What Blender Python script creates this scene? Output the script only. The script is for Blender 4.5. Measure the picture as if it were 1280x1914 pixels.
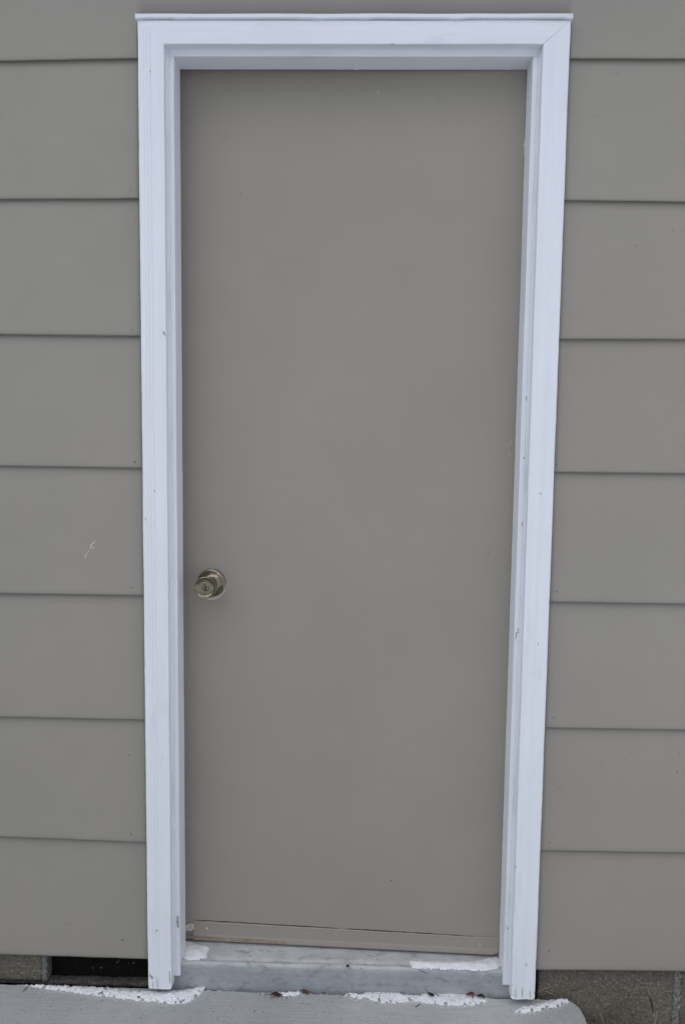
import bpy, bmesh, math, random
from mathutils import Vector, noise
from math import sin, cos, pi, radians, exp

# ------------------------------------------------------------------ clearing
for o in list(bpy.data.objects): bpy.data.objects.remove(o)
S = bpy.context.scene
C = S.collection
random.seed(7)

# ------------------------------------------------------------------ camera
CAM = Vector((0.0266, -1.6129, 1.2619)); PITCH, YAW, ROLL, FPX = -0.0879, -0.0221, 0.0122, 1416.33
def cam_axes():
    cp, sp, cy, sy = cos(PITCH), sin(PITCH), cos(YAW), sin(YAW)
    f = Vector((sy*cp, cy*cp, sp)); x = Vector((cy, -sy, 0)); u = x.cross(f)
    return cos(ROLL)*x + sin(ROLL)*u, -sin(ROLL)*x + cos(ROLL)*u, f
AX, AU, AF = cam_axes()
cd = bpy.data.cameras.new('camera'); cam = bpy.data.objects.new('camera', cd); C.objects.link(cam)
from mathutils import Matrix
m = Matrix.Identity(4)
for i in range(3):
    m[i][0] = AX[i]; m[i][1] = AU[i]; m[i][2] = -AF[i]; m[i][3] = CAM[i]
cam.matrix_world = m
cd.sensor_fit = 'VERTICAL'; cd.sensor_height = 24.0; cd.sensor_width = 24.0*684/1024
cd.lens = 24.0*FPX/1914.0
cd.clip_start = 0.05; cd.clip_end = 500
S.camera = cam

# ------------------------------------------------------------------ sky, sun, exposure
SUN_EL, SUN_AZ = radians(56), radians(-54)      # azimuth from straight out of the wall, towards the left
w = bpy.data.worlds.new('World'); S.world = w; w.use_nodes = True
nt = w.node_tree; nt.nodes.clear()
out = nt.nodes.new('ShaderNodeOutputWorld'); bg = nt.nodes.new('ShaderNodeBackground')
sky = nt.nodes.new('ShaderNodeTexSky'); sky.sky_type = 'NISHITA'; sky.sun_disc = False
sky.sun_elevation = SUN_EL; sky.sun_rotation = radians(180) - SUN_AZ*-1
sky.air_density = 1.0; sky.dust_density = 2.0; sky.ozone_density = 1.0
hs = nt.nodes.new('ShaderNodeHueSaturation'); hs.inputs['Saturation'].default_value = 0.80   # overcast: cloud greys the blue
nt.links.new(sky.outputs[0], hs.inputs['Color']); nt.links.new(hs.outputs[0], bg.inputs[0])
bg.inputs[1].default_value = 0.085; nt.links.new(bg.outputs[0], out.inputs[0])
ld = bpy.data.lights.new('sun', 'SUN'); ld.energy = 1.4; ld.angle = radians(80); ld.color = (1.0, 0.99, 0.975)
sun = bpy.data.objects.new('sun', ld); C.objects.link(sun)
sd = Vector((sin(SUN_AZ)*cos(SUN_EL), -cos(SUN_AZ)*cos(SUN_EL), sin(SUN_EL)))
sun.rotation_euler = sd.to_track_quat('Z', 'Y').to_euler(); sun.location = sd*12
S.view_settings.view_transform = 'Standard'; S.view_settings.look = 'None'
S.view_settings.gamma = 1; S.view_settings.use_curve_mapping = False
S.view_settings.exposure = 0.48
S.render.engine = 'CYCLES'

# ------------------------------------------------------------------ pixels of the photograph to places on known surfaces
def on_plane(px, py, p0, n):
    d = AF + AX*((px-640)/FPX) - AU*((py-957)/FPX)
    return CAM + d*((Vector(p0)-CAM).dot(n)/d.dot(n))
def at_y(px, py, y): return on_plane(px, py, (0, y, 0), Vector((0, 1, 0)))
def at_z(px, py, z): return on_plane(px, py, (0, 0, z), Vector((0, 0, 1)))

# ------------------------------------------------------------------ materials
class N:
    def __init__(s, name):
        s.m = bpy.data.materials.new(name); s.m.use_nodes = True; s.t = s.m.node_tree
        s.b = s.t.nodes['Principled BSDF']; s.tc = s.t.nodes.new('ShaderNodeTexCoord')
    def set(s, **k):
        for a, v in k.items(): s.b.inputs[a.replace('_', ' ')].default_value = v
        return s
    def mapping(s, scale=(1, 1, 1)):
        n = s.t.nodes.new('ShaderNodeMapping'); n.inputs['Scale'].default_value = scale
        s.t.links.new(s.tc.outputs['Object'], n.inputs['Vector']); return n.outputs[0]
    def noise(s, scale, detail=3, rough=.55, stretch=(1, 1, 1), dist=0):
        n = s.t.nodes.new('ShaderNodeTexNoise'); n.inputs['Scale'].default_value = scale
        n.inputs['Detail'].default_value = detail; n.inputs['Roughness'].default_value = rough
        n.inputs['Distortion'].default_value = dist
        s.t.links.new(s.mapping(stretch), n.inputs['Vector']); return n.outputs['Fac']
    def ramp(s, fac, stops):
        n = s.t.nodes.new('ShaderNodeValToRGB'); e = n.color_ramp.elements
        while len(e) < len(stops): e.new(.5)
        for el, (p, c) in zip(e, stops):
            el.position = p; el.color = (c, c, c, 1) if isinstance(c, (int, float)) else (*c, 1)
        s.t.links.new(fac, n.inputs[0]); return n.outputs[0]
    def mix(s, fac, a, b, mode='MIX'):
        n = s.t.nodes.new('ShaderNodeMix'); n.data_type = 'RGBA'; n.blend_type = mode
        for sock, v in ((n.inputs['Factor'], fac), (n.inputs['A'], a), (n.inputs['B'], b)): pass
        for i, v in ((0, fac), (6, a), (7, b)):
            if isinstance(v, (int, float)): n.inputs[i].default_value = v
            elif isinstance(v, tuple): n.inputs[i].default_value = (*v, 1)
            else: s.t.links.new(v, n.inputs[i])
        return n.outputs[2]
    def math(s, op, a, b=0.0):
        n = s.t.nodes.new('ShaderNodeMath'); n.operation = op
        for i, v in enumerate((a, b)):
            if isinstance(v, (int, float)): n.inputs[i].default_value = v
            else: s.t.links.new(v, n.inputs[i])
        return n.outputs[0]
    def axis(s, k):
        n = s.t.nodes.new('ShaderNodeSeparateXYZ'); s.t.links.new(s.tc.outputs['Object'], n.inputs[0]); return n.outputs[k]
    def maprange(s, v, a, b, c, d):
        n = s.t.nodes.new('ShaderNodeMapRange'); s.t.links.new(v, n.inputs[0])
        for i, x in enumerate((a, b, c, d)): n.inputs[i+1].default_value = x
        return n.outputs[0]
    def color(s, v): s.t.links.new(v, s.b.inputs['Base Color']); return s
    def rough(s, v): s.t.links.new(v, s.b.inputs['Roughness']); return s
    def bump(s, *hs):
        prev = None
        for h, strength, dist in hs:
            n = s.t.nodes.new('ShaderNodeBump'); n.inputs['Strength'].default_value = strength
            n.inputs['Distance'].default_value = dist; s.t.links.new(h, n.inputs['Height'])
            if prev: s.t.links.new(prev, n.inputs['Normal'])
            prev = n.outputs[0]
        s.t.links.new(prev, s.b.inputs['Normal']); return s

def mat_taupe(name, base, rough, grain):
    n = N(name)
    blot = n.noise(3.1, 4, .6); fine = n.noise(160, 3)
    c = n.mix(n.ramp(blot, [(.3, 0.0), (.7, 1.0)]), tuple(x*.955 for x in base), tuple(x*1.035 for x in base))
    warm = n.ramp(n.noise(1.7, 2), [(.35, 0.0), (.65, 1.0)])
    c = n.mix(warm, c, n.mix(1.0, c, (1.012, 1.0, .986), 'MULTIPLY'))
    specks = n.ramp(n.noise(95, 1, .4), [(.785, 0.0), (.80, 1.0)])
    c = n.mix(n.math('MULTIPLY', specks, .35), c, tuple(x*.55 for x in base))
    n.color(c); n.rough(n.maprange(n.noise(14, 4), .3, .7, rough-.06, rough+.08))
    hs_ = [(n.noise(7, 2), .25, .004), (n.noise(520, 3, .6), .10, .0006)]
    if grain: hs_.append((n.noise(60, 4, .6, (.05, 1, 1.6)), .16, .0009))
    n.bump(*hs_); n.set(Specular_IOR_Level=.4)
    return n.m
TAUPE = (.292, .274, .241)
M_SIDING = mat_taupe('siding_paint', TAUPE, .55, True)
M_DOOR = mat_taupe('door_paint', (.300, .275, .236), .5, False)

def mat_white(name, along):      # along = axis of the wood grain
    n = N(name)
    st = (.04, 1, 1) if along == 'x' else (1, 1, .04)
    streak = n.noise(75, 4, .6, st); blot = n.noise(5, 4)
    base = n.mix(n.ramp(streak, [(.3, 0.0), (.7, 1.0)]), (.735, .765, .82), (.79, .815, .865))
    base = n.mix(n.math('MULTIPLY', n.ramp(blot, [(.45, 0.0), (.7, 1.0)]), .5), base, (.72, .74, .78))
    low = n.maprange(n.axis(2), .045, .45, .075, 0.0)
    chipf = n.math('ADD', n.noise(38, 5, .62, (1, 1, .35) if along == 'z' else (.35, 1, 1)), low)
    chip = n.ramp(chipf, [(.73, 0.0), (.742, 1.0)])
    wood = n.mix(n.noise(200, 2), (.22, .20, .17), (.42, .39, .35))
    grime = n.ramp(n.math('ADD', n.noise(22, 5, .65, (1, 1, .25) if along == 'z' else (.25, 1, 1)), low), [(.6, 0.0), (.78, 1.0)])
    c = n.mix(n.math('MULTIPLY', grime, .30), base, (.42, .42, .41))
    c = n.mix(chip, c, wood)
    n.color(c); n.set(Roughness=.5, Specular_IOR_Level=.4)
    n.bump((streak, .5, .0011), (n.noise(9, 2), .2, .003), (n.math('MULTIPLY', chip, -1.0), .6, .0008))
    return n.m
M_WHITEZ = mat_white('white_trim_paint', 'z'); M_WHITEX = mat_white('white_head_trim_paint', 'x')

def mat_caulk():
    n = N('old_caulk')
    d = n.ramp(n.noise(30, 5, .65, (1, 1, .2)), [(.5, 0.0), (.72, 1.0)])
    n.color(n.mix(d, (.70, .73, .79), (.57, .59, .62))); n.set(Roughness=.6)
    n.bump((n.noise(120, 4), .4, .001)); return n.m
M_CAULK = mat_caulk()

def mat_slab():
    n = N('broomed_grey_concrete')
    blot = n.noise(4.5, 5, .6); sp = n.noise(140, 4, .65)
    c = n.mix(n.ramp(blot, [(.3, 0.0), (.7, 1.0)]), (.280, .298, .303), (.350, .366, .369))
    c = n.mix(n.ramp(sp, [(.56, 0.0), (.75, 1.0)]), c, (.18, .19, .192))
    pore = n.ramp(n.noise(85, 3, .6), [(.70, 0.0), (.73, 1.0)]); c = n.mix(n.math('MULTIPLY', pore, .6), c, (.12, .12, .12))
    st = n.noise(9, 5, .7, (.5, 1.5, 1)); c = n.mix(n.math('MULTIPLY', n.ramp(st, [(.52, 0.0), (.70, 1.0)]), .6), c, (.43, .45, .46))
    n.color(c); n.set(Roughness=.78)
    broom = n.noise(190, 3, .6, (.03, 1, 1))
    n.bump((broom, .6, .0019), (n.noise(300, 3), .3, .0008)); return n.m
M_SLAB = mat_slab()

def mat_sill():
    n = N('worn_painted_concrete')
    b1 = n.noise(16, 7, .74, (.55, 1, 1)); b2 = n.noise(55, 7, .76, (.45, 1, 1))
    c = n.mix(n.ramp(b1, [(.38, 0.0), (.62, 1.0)]), (.285, .302, .320), (.365, .381, .396))
    c = n.mix(n.ramp(b2, [(.53, 0.0), (.69, .85)]), c, (.165, .172, .177))
    c = n.mix(n.ramp(n.noise(21, 5, .7, (.5, 1, 1)), [(.59, 0.0), (.68, .7)]), c, (.46, .475, .49))
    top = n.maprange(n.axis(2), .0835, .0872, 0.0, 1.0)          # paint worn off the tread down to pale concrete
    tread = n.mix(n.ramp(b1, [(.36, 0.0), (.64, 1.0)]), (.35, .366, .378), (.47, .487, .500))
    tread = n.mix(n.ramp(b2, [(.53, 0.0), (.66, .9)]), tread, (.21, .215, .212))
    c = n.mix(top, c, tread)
    n.color(c); n.set(Roughness=.7)
    n.bump((b2, .7, .003), (n.noise(260, 4), .6, .0013)); return n.m
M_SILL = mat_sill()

def mat_block(name, a, b, dark):
    n = N(name)
    g = n.noise(170, 5, .78); g2 = n.noise(48, 6, .75); big = n.noise(9, 4)
    c = n.mix(n.ramp(g2, [(.35, 0.0), (.65, 1.0)]), a, b)
    c = n.mix(n.ramp(g, [(.54, 0.0), (.68, 1.0)]), c, tuple(min(1, x*2.3) for x in b))
    c = n.mix(n.ramp(g, [(.34, 1.0), (.47, 0.0)]), c, dark)
    c = n.mix(n.math('MULTIPLY', n.ramp(big, [(.4, 0.0), (.65, 1.0)]), .4), c, dark)
    n.color(c); n.set(Roughness=.95, Specular_IOR_Level=.15)
    n.bump((g2, 1.0, .005), (g, 1.0, .0025)); return n.m
M_BLOCK = mat_block('rough_concrete_block', (.150, .134, .108), (.205, .186, .152), (.075, .064, .048))
M_MORTAR = mat_block('grey_mortar', (.19, .186, .178), (.25, .245, .235), (.10, .095, .085))
M_BED = mat_block('dark_bed_mortar', (.07, .066, .06), (.115, .11, .10), (.03, .028, .025))  # darker, browner mortar colour for the bed joint at slab level
M_CORE = mat_block('near_black_concrete', (.008, .007, .006), (.012, .011, .009), (.005, .0045, .004))  # near-black colour for the foundation core and the back of the recess
M_EARTH = mat_block('bare_earth', (.060, .045, .030), (.095, .075, .050), (.03, .022, .015))

def mat_snow():
    n = N('old_granular_snow')
    d = n.ramp(n.noise(130, 4, .72), [(.55, 0.0), (.70, 1.0)])
    n.color(n.mix(n.math('MULTIPLY', d, .55), (.68, .70, .735), (.30, .30, .29))); n.set(Roughness=.75, Subsurface_Weight=.15, Subsurface_Radius=(.004, .005, .006), Subsurface_Scale=1.0)
    n.bump((n.noise(420, 4, .7), .6, .0018)); return n.m
M_SNOW = mat_snow()
def mat_lawn():
    n = N('snowy_lawn_with_bare_drip_strip')
    e = n.math('ADD', n.axis(1), n.math('MULTIPLY', n.math('SUBTRACT', n.noise(6, 5, .65), .5), .35))
    bare = n.maprange(e, -.50, -.40, 0.0, 1.0)
    earth = n.mix(n.noise(40, 5, .7), (.05, .038, .025), (.11, .088, .06))
    n.color(n.mix(bare, n.mix(n.noise(3, 4), (.76, .78, .82), (.84, .86, .88)), earth)); n.set(Roughness=.85)
    n.bump((n.noise(30, 5, .7), .8, .01)); return n.m
M_LAWN = mat_lawn()
def mat_snow2():
    n = N('packed_smooth_snow')
    n.color(n.mix(n.noise(60, 3), (.62, .635, .665), (.70, .715, .745))); n.set(Roughness=.6)
    n.bump((n.noise(160, 4, .6), .35, .0014)); return n.m
M_SNOW2 = mat_snow2()

def mat_metal():
    n = N('aged_satin_brass')
    t = n.ramp(n.noise(90, 5, .7), [(.4, 0.0), (.7, 1.0)])
    n.color(n.mix(t, (.25, .222, .165), (.165, .145, .105))); n.set(Metallic=1.0)
    n.rough(n.maprange(n.noise(130, 4), .3, .7, .17, .28)); return n.m
M_METAL = mat_metal()
def plain(name, col, rough=.7, metal=0.0, bscale=200, bs=.4, var=.25):
    n = N(name); f = n.noise(bscale*.5, 4, .65)
    n.color(n.mix(n.ramp(f, [(.35, 0.0), (.65, 1.0)]), tuple(x*(1-var) for x in col), tuple(x*(1+var) for x in col)))
    n.set(Roughness=rough, Metallic=metal); n.bump((n.noise(bscale, 3), bs, .001)); return n.m
M_BLACK = plain('keyway_black', (.01, .01, .01), .5)
M_BARE = plain('bare_scuffed_primer', (.52, .49, .42), .6)
M_WOOD = plain('weathered_bare_wood', (.27, .20, .145), .8)
M_SCREW = plain('scraped_screw_head', (.50, .48, .42), .4, .6)
M_NAIL = plain('painted_nail_head', (.12, .11, .10), .6)
M_LEAFR = plain('dead_reddish_leaf', (.135, .075, .05), .7, 0, 300, .6, .45)
M_LEAFB = plain('dead_brown_leaf', (.17, .10, .05), .7, 0, 300, .6, .45)
M_LEAFD = plain('rotten_dark_leaf', (.035, .022, .016), .6, 0, 300, .6, .4)
M_STRAW = plain('dry_straw', (.27, .23, .155), .8, 0, 300, .5, .3)
M_SEED = plain('dark_seed_head', (.03, .024, .018), .8, 0, 300, .6, .4)
M_DEBRIS = plain('soil_crumbs', (.045, .036, .026), .9, 0, 300, .6, .5)
M_ROOF = plain('grey_shingle', (.10, .10, .10), .9, 0, 90, .7, .3)
M_SOFFIT = plain('white_soffit_paint', (.72, .74, .78), .6, 0, 60, .2, .05)

# ------------------------------------------------------------------ mesh helpers
def obj(name, verts, faces, mat, parent=None, smooth=False):
    me = bpy.data.meshes.new(name); me.from_pydata([tuple(v) for v in verts], [], faces); me.update()
    o = bpy.data.objects.new(name, me); C.objects.link(o); me.materials.append(mat)
    if parent: o.parent = parent
    if smooth: me.polygons.foreach_set('use_smooth', [True]*len(me.polygons))
    return o
def from_bm(name, bm, mat, parent=None, smooth=False):
    bmesh.ops.recalc_face_normals(bm, faces=bm.faces)
    me = bpy.data.meshes.new(name); bm.to_mesh(me); bm.free()
    o = bpy.data.objects.new(name, me); C.objects.link(o); me.materials.append(mat)
    if parent: o.parent = parent
    if smooth: me.polygons.foreach_set('use_smooth', [True]*len(me.polygons))
    return o
def bm_box(bm, a, b):
    vs = [bm.verts.new((x, y, z)) for x in (a[0], b[0]) for y in (a[1], b[1]) for z in (a[2], b[2])]
    for f in ((0, 1, 3, 2), (4, 6, 7, 5), (0, 4, 5, 1), (2, 3, 7, 6), (0, 2, 6, 4), (1, 5, 7, 3)):
        bm.faces.new([vs[i] for i in f])
def box(name, a, b, mat, parent=None, bevel=0.0, seg=2):
    bm = bmesh.new(); bm_box(bm, a, b)
    if bevel: bmesh.ops.bevel(bm, geom=bm.edges[:], offset=bevel, segments=seg, affect='EDGES', profile=.5)
    return from_bm(name, bm, mat, parent)
def rough_block(name, a, b, mat, parent, cell=.006, amp=.0018, rnd=.004, nscale=60):
    """a stone-like box: every face a fine grid, rounded edges, lumpy surface"""
    bm = bmesh.new(); A = Vector(a); B = Vector(b); c = (A+B)/2; h = (B-A)/2
    ns = [max(1, min(110, int((B[i]-A[i])/cell))) for i in range(3)]
    for ax in range(3):
        u, v = (ax+1) % 3, (ax+2) % 3
        for s in (-1, 1):
            g = []
            for i in range(ns[u]+1):
                row = []
                for j in range(ns[v]+1):
                    p = Vector((0, 0, 0)); p[ax] = s*h[ax]; p[u] = -h[u]+2*h[u]*i/ns[u]; p[v] = -h[v]+2*h[v]*j/ns[v]
                    row.append(bm.verts.new(p))
                g.append(row)
            for i in range(ns[u]):
                for j in range(ns[v]): bm.faces.new((g[i][j], g[i+1][j], g[i+1][j+1], g[i][j+1]))
    bmesh.ops.remove_doubles(bm, verts=bm.verts[:], dist=1e-6)
    for vt in bm.verts:
        p = vt.co; q = Vector([max(-h[k]+rnd, min(h[k]-rnd, p[k])) for k in range(3)])
        d = p-q
        nrm = d.normalized() if d.length > 1e-9 else Vector((0, 0, 0))
        wpos = p + c
        f = noise.noise(wpos*nscale)*.6 + noise.noise(wpos*nscale*2.7)*.4
        vt.co = c + q + nrm*(rnd + f*amp)
    return from_bm(name, bm, mat, parent, True)
def tube(bm, pts, rad, seg=7):
    rings = []
    for k, p in enumerate(pts):
        p = Vector(p); t = (Vector(pts[min(k+1, len(pts)-1)])-Vector(pts[max(k-1, 0)])).normalized()
        a = t.cross(Vector((0, 1, .01))).normalized(); b = t.cross(a)
        r = rad[k] if isinstance(rad, (list, tuple)) else rad
        rings.append([bm.verts.new(p + (a*cos(2*pi*i/seg)+b*sin(2*pi*i/seg))*r) for i in range(seg)])
    for r0, r1 in zip(rings, rings[1:]):
        for i in range(seg): bm.faces.new((r0[i], r0[(i+1) % seg], r1[(i+1) % seg], r1[i]))
    bm.faces.new(rings[0][::-1]); bm.faces.new(rings[-1])
def tag(o, label=None, cat=None, group=None, kind=None):
    for k, v in (('label', label), ('category', cat), ('group', group), ('kind', kind)):
        if v: o[k] = v
    return o
def empty(name, loc, parent=None):
    o = bpy.data.objects.new(name, None); C.objects.link(o); o.location = loc; o.empty_display_size = .1
    if parent: o.parent = parent
    return o

# ------------------------------------------------------------------ ground and stoop
gv, gf = [], []
xs = [-60, -20, -8, -4] + [-3+.25*i for i in range(25)] + [4, 8, 20, 60]
ys = [-60, -20, -8, -5] + [-4+.25*i for i in range(17)] + [2, 6, 20, 60]
for y in ys:
    for x in xs: gv.append((x, y, -.115 + .012*noise.noise(Vector((x*1.3, y*1.3, 0)))))
for j in range(len(ys)-1):
    for i in range(len(xs)-1):
        a = j*len(xs)+i; gf.append((a, a+1, a+1+len(xs), a+len(xs)))
tag(obj('ground', gv, gf, M_LAWN), kind='structure')

Z_SLAB, Y_SLAB = .030, -.008
def slab_outline():
    R = .034; X1 = .531; pts = []
    pts += [(-3.0, -2.45), (X1-.05, -2.45)]  # unseen front edge pushed far out to darken the foot of the wall
    for k in range(7):
        a = -pi/2 + pi/2*k/6; pts.append((X1-.05+.05*cos(a), -2.40+.05*sin(a)))
    yy = -2.38
    while yy < Y_SLAB-R-.01:
        pts.append((X1 + .0012*noise.noise(Vector((0, yy*40, 3))), yy)); yy += .008 if yy > -.25 else .1
    for k in range(9):
        a = pi/2*k/8; pts.append((X1-R+R*cos(a), Y_SLAB+.004-R+R*sin(a)))
    xx = X1-R-.006
    while xx > -.95:
        pts.append((xx, Y_SLAB + .004*min(1, abs(xx)/.5) + .0022*noise.noise(Vector((xx*38, 0, 1))) + .0012*noise.noise(Vector((xx*140, 0, 1))))); xx -= .006
    pts.append((-3.0, Y_SLAB))
    return pts
bm = bmesh.new()
ol = slab_outline()
top = [bm.verts.new((x, y, Z_SLAB)) for x, y in ol]; f = bm.faces.new(top)
r = bmesh.ops.extrude_face_region(bm, geom=[f])
for e in r['geom']:
    if isinstance(e, bmesh.types.BMVert): e.co.z = -.16
tope = [e for e in bm.edges if all(abs(v.co.z-Z_SLAB) < 1e-6 for v in e.verts)]
bmesh.ops.bevel(bm, geom=tope, offset=.0035, segments=3, affect='EDGES')
tag(from_bm('concrete_stoop', bm, M_SLAB), kind='structure')

# ------------------------------------------------------------------ the house
house = empty('house', (0, 0, 0))
tag(house, 'taupe lap-sided house with a plain taupe door in white trim', 'house')
wall_bm = bmesh.new()
XW = 3.2; ZT = 2.80
for a, b in (((-XW, .002, .112), (-.412, .10, ZT)), ((.412, .002, .112), (XW, .10, ZT)), ((-.4118, .002, 2.085), (.4118, .0995, ZT)),
             ((-XW, .28, -.2), (XW, 4.2, ZT-.001))):
    bm_box(wall_bm, a, b)
wall = from_bm('wall', wall_bm, M_SIDING, house)

# lap siding: lip heights measured at both ends of what the photograph shows
LEFT = [(113.4, 255, 108.4), (372, 258, 371), (625, 262, 628), (871.2, 266, 875.2), (1109.7, 268, 1113.6), (1340.8, 269, 1346.7), (1564.9, 271, 1575.7), (1784.5, 272, 1793.6)]
RIGHT = [(1068, 108.7, 109.7), (1058, 374, 377.3), (1047, 633.8, 634.4), (1035, 882.8, 885.6), (1026, 1125.4, 1129.7), (1017, 1361, 1365.5), (1009, 1591, 1595.5), (1003, 1813, 1817)]
Y_LIP, Y_TOP, LAP, EXPO = -.0112, -.0018, .024, .2762
def lips(i):
    l0, l1 = at_y(0, LEFT[i][0], Y_LIP), at_y(LEFT[i][1], LEFT[i][2], Y_LIP)
    r0, r1 = at_y(RIGHT[i][0], RIGHT[i][1], Y_LIP), at_y(1280, RIGHT[i][2], Y_LIP)
    pts = [(l0.x, l0.z), (l1.x, l1.z), (r0.x, r0.z), (r1.x, r1.z)]
    def g(x):
        if x <= pts[0][0]: return pts[0][1]
        for (xa, za), (xb, zb) in zip(pts, pts[1:]):
            if x <= xb: return za+(zb-za)*(x-xa)/(xb-xa)
        return pts[-1][1]
    return g
LIP = [lips(i) for i in range(8)]
def board(xr, lip, top, seed, keep=None, xextra=(), zextra=()):
    xs = sorted(set([xr[0]] + [round(xr[0] + (xr[1]-xr[0])*k/ max(1, int((xr[1]-xr[0])/.05)), 5) for k in range(1, int((xr[1]-xr[0])/.05))] + list(xextra) + [xr[1]]))
    fine = []
    for a, b in zip(xs, xs[1:]):
        fine.append(a)
        if max(abs(a), abs(b)) < .95: fine += [a+(b-a)*t/4 for t in (1, 2, 3)]
    fine.append(xs[-1]); xs = fine
    vs, fs, rows = [], [], []
    ts = [0, .012, .04, .15, .3, .45, .6, .75, .9, 1]
    H = lambda x: top(x)-lip(x)
    zr = lambda x, t: lip(x)+H(x)*t
    nt_ = len(ts)
    for t in ts:
        for x in xs:
            z = zr(x, t)
            if zextra and t == zextra[0]: z = zextra[1]
            n1 = .0011*noise.noise(Vector((x*2.2, z*3, seed*7.3)))
            y = Y_LIP + (Y_TOP-Y_LIP)*t + n1*(1-.6*t)
            if t == 0:
                z += .0007*noise.noise(Vector((x*21, seed*3.1, 0))) + .00045*noise.noise(Vector((x*90, seed*3.1, 5))); y += .0012
            vs.append((x, y, z))
    nx = len(xs)
    for j in range(nt_-1):
        for i in range(nx-1):
            if keep and not keep((xs[i]+xs[i+1])/2, ts[j], ts[j+1]): continue
            fs.append((j*nx+i, j*nx+i+1, (j+1)*nx+i+1, (j+1)*nx+i))
    o = obj('siding_board', vs, fs, M_SIDING, wall, True)
    bmm = bmesh.new(); bmm.from_mesh(o.data)
    bmesh.ops.delete(bmm, geom=[v for v in bmm.verts if not v.link_faces], context='VERTS'); bmm.to_mesh(o.data); bmm.free()
    md = o.modifiers.new('thickness', 'SOLIDIFY'); md.thickness = .0072; md.offset = -1
    return o
XE = .4322
for i in range(1, 8):
    topf = (lambda i: (lambda x: LIP[i-1](x)+LAP))(i)
    board((-XW, -XE), LIP[i], topf, i)
    board((XE, XW), LIP[i], topf, i+20)
# the course that is cut round the head of the door frame
ZN = 2.1165
t_n = .3
def top0(x): return LIP[0](x) + (ZN-LIP[0](x))/t_n
board((-XW, XW), LIP[0], lambda x: LIP[0](x)+EXPO+LAP, 40,
      keep=lambda x, t0, t1: abs(x) > .4355 or t0 >= t_n, xextra=(-.4355, .4355), zextra=(t_n, ZN))
for k in (1, 2):
    board((-XW, XW), (lambda k: lambda x: 2.038+EXPO*k)(k), (lambda k: lambda x: 2.038+EXPO*(k+1)+(LAP if k < 2 else -.04))(k), 40+k)

def siding_y(x, z):
    for i in range(8):
        l = LIP[i](x)
        if z >= l: return Y_LIP+(Y_TOP-Y_LIP)*(z-l)/(EXPO+LAP)
    return Y_LIP
def at_siding(px, py):
    p = at_y(px, py, -.01)
    for _ in range(3): p = at_y(px, py, siding_y(p.x, p.z))
    return p
# nail heads
nm = None
for px, py, r in ((245, 355, 1.4), (249, 616, 1.4), (252.5, 863, 2.2), (247, 1098, 2.0), (242, 1411, 1.5), (245.5, 1559, 2.2), (229, 1757, 2.2),
               (1064, 613, 1.5), (1040, 869, 1.5), (1040, 1106, 2.2), (1035, 1341, 1.9), (1026.5, 1575, 2.2), (1025, 1778, 2.2), (1186, 460, 1.7), (1265, 1442, 1.7), (131, 1726, 1.3)):
    p = at_siding(px, py)
    if nm is None:
        bm = bmesh.new(); bmesh.ops.create_cone(bm, cap_ends=True, segments=10, radius1=.001, radius2=.00085, depth=.0007,
            matrix=Matrix.Rotation(pi/2, 4, 'X'))
        o = from_bm('nail', bm, M_NAIL, wall); nm = o
    else:
        o = nm.copy(); C.objects.link(o); o.parent = wall
    o.location = (p.x, p.y-.0006, p.z); o.scale = (r*.95, 1, r*.75)

def flake(name, pix, mat, parent, to, thick=.0006, jitter=0, local=None):
    """a thin raised chip with the outline pix, laid on the surface that to() finds"""
    bm = bmesh.new()
    vs = []
    for px, py in pix:
        p = to(px, py)
        if local: p = local @ p
        vs.append(bm.verts.new((p.x, p.y-thick, p.z)))
    f = bm.faces.new(vs); r = bmesh.ops.extrude_face_region(bm, geom=[f])
    for e in r['geom']:
        if isinstance(e, bmesh.types.BMVert): e.co.y += thick*1.6
    return from_bm(name, bm, mat, parent)
def streak(p0, p1, w, n=6, seed=0):
    rr = random.Random(seed); a = []; b = []
    for k in range(n+1):
        t = k/n; x = p0[0]+(p1[0]-p0[0])*t; y = p0[1]+(p1[1]-p0[1])*t
        dx, dy = p1[0]-p0[0], p1[1]-p0[1]; L = math.hypot(dx, dy); nx, ny = -dy/L, dx/L
        ww = w*(.25+.75*math.sin(pi*min(1, max(0, .08+.84*t))))*rr.uniform(.45, 1.2); off = rr.uniform(-.5, .5)*w*.5
        a.append((x+nx*(ww/2+off), y+ny*(ww/2+off))); b.append((x-nx*(ww/2-off), y-ny*(ww/2-off)))
    return a + b[::-1]
for p0, p1, w, sd_ in (((178.5, 1010), (169, 1026), 3.2, 1), ((174, 1018), (169.5, 1023), 6.5, 2), ((168, 1027), (158.5, 1043), 2.4, 3), ((177, 1022), (173, 1027), 2.0, 4)):
    flake('paint_scuff', streak(p0, p1, w, 7, sd_), M_BARE, wall, at_siding)

# eave
rb = bmesh.new()
prof = [(-.34, 2.74), (-.34, 2.60), (-.315, 2.60), (-.315, 2.715), (4.6, 2.715), (4.6, 2.95), (2.1, 4.0)]
prof = [(-.36, 2.90), (-.36, 2.76), (-.335, 2.76), (-.335, 2.803), (4.55, 2.803), (4.55, 2.90), (2.1, 3.8)]
e0 = [rb.verts.new((-XW-.3, y, z)) for y, z in prof]; e1 = [rb.verts.new((XW+.3, y, z)) for y, z in prof]
rb.faces.new(e0); rb.faces.new(e1[::-1])
for i in range(len(prof)): rb.faces.new((e0[i], e0[(i+1) % len(prof)], e1[(i+1) % len(prof)], e1[i]))
roof = from_bm('roof', rb, M_ROOF, house)
box('soffit', (-XW-.2, -.333, 2.797), (XW+.2, -.02, 2.8015), M_SOFFIT, roof)

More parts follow.
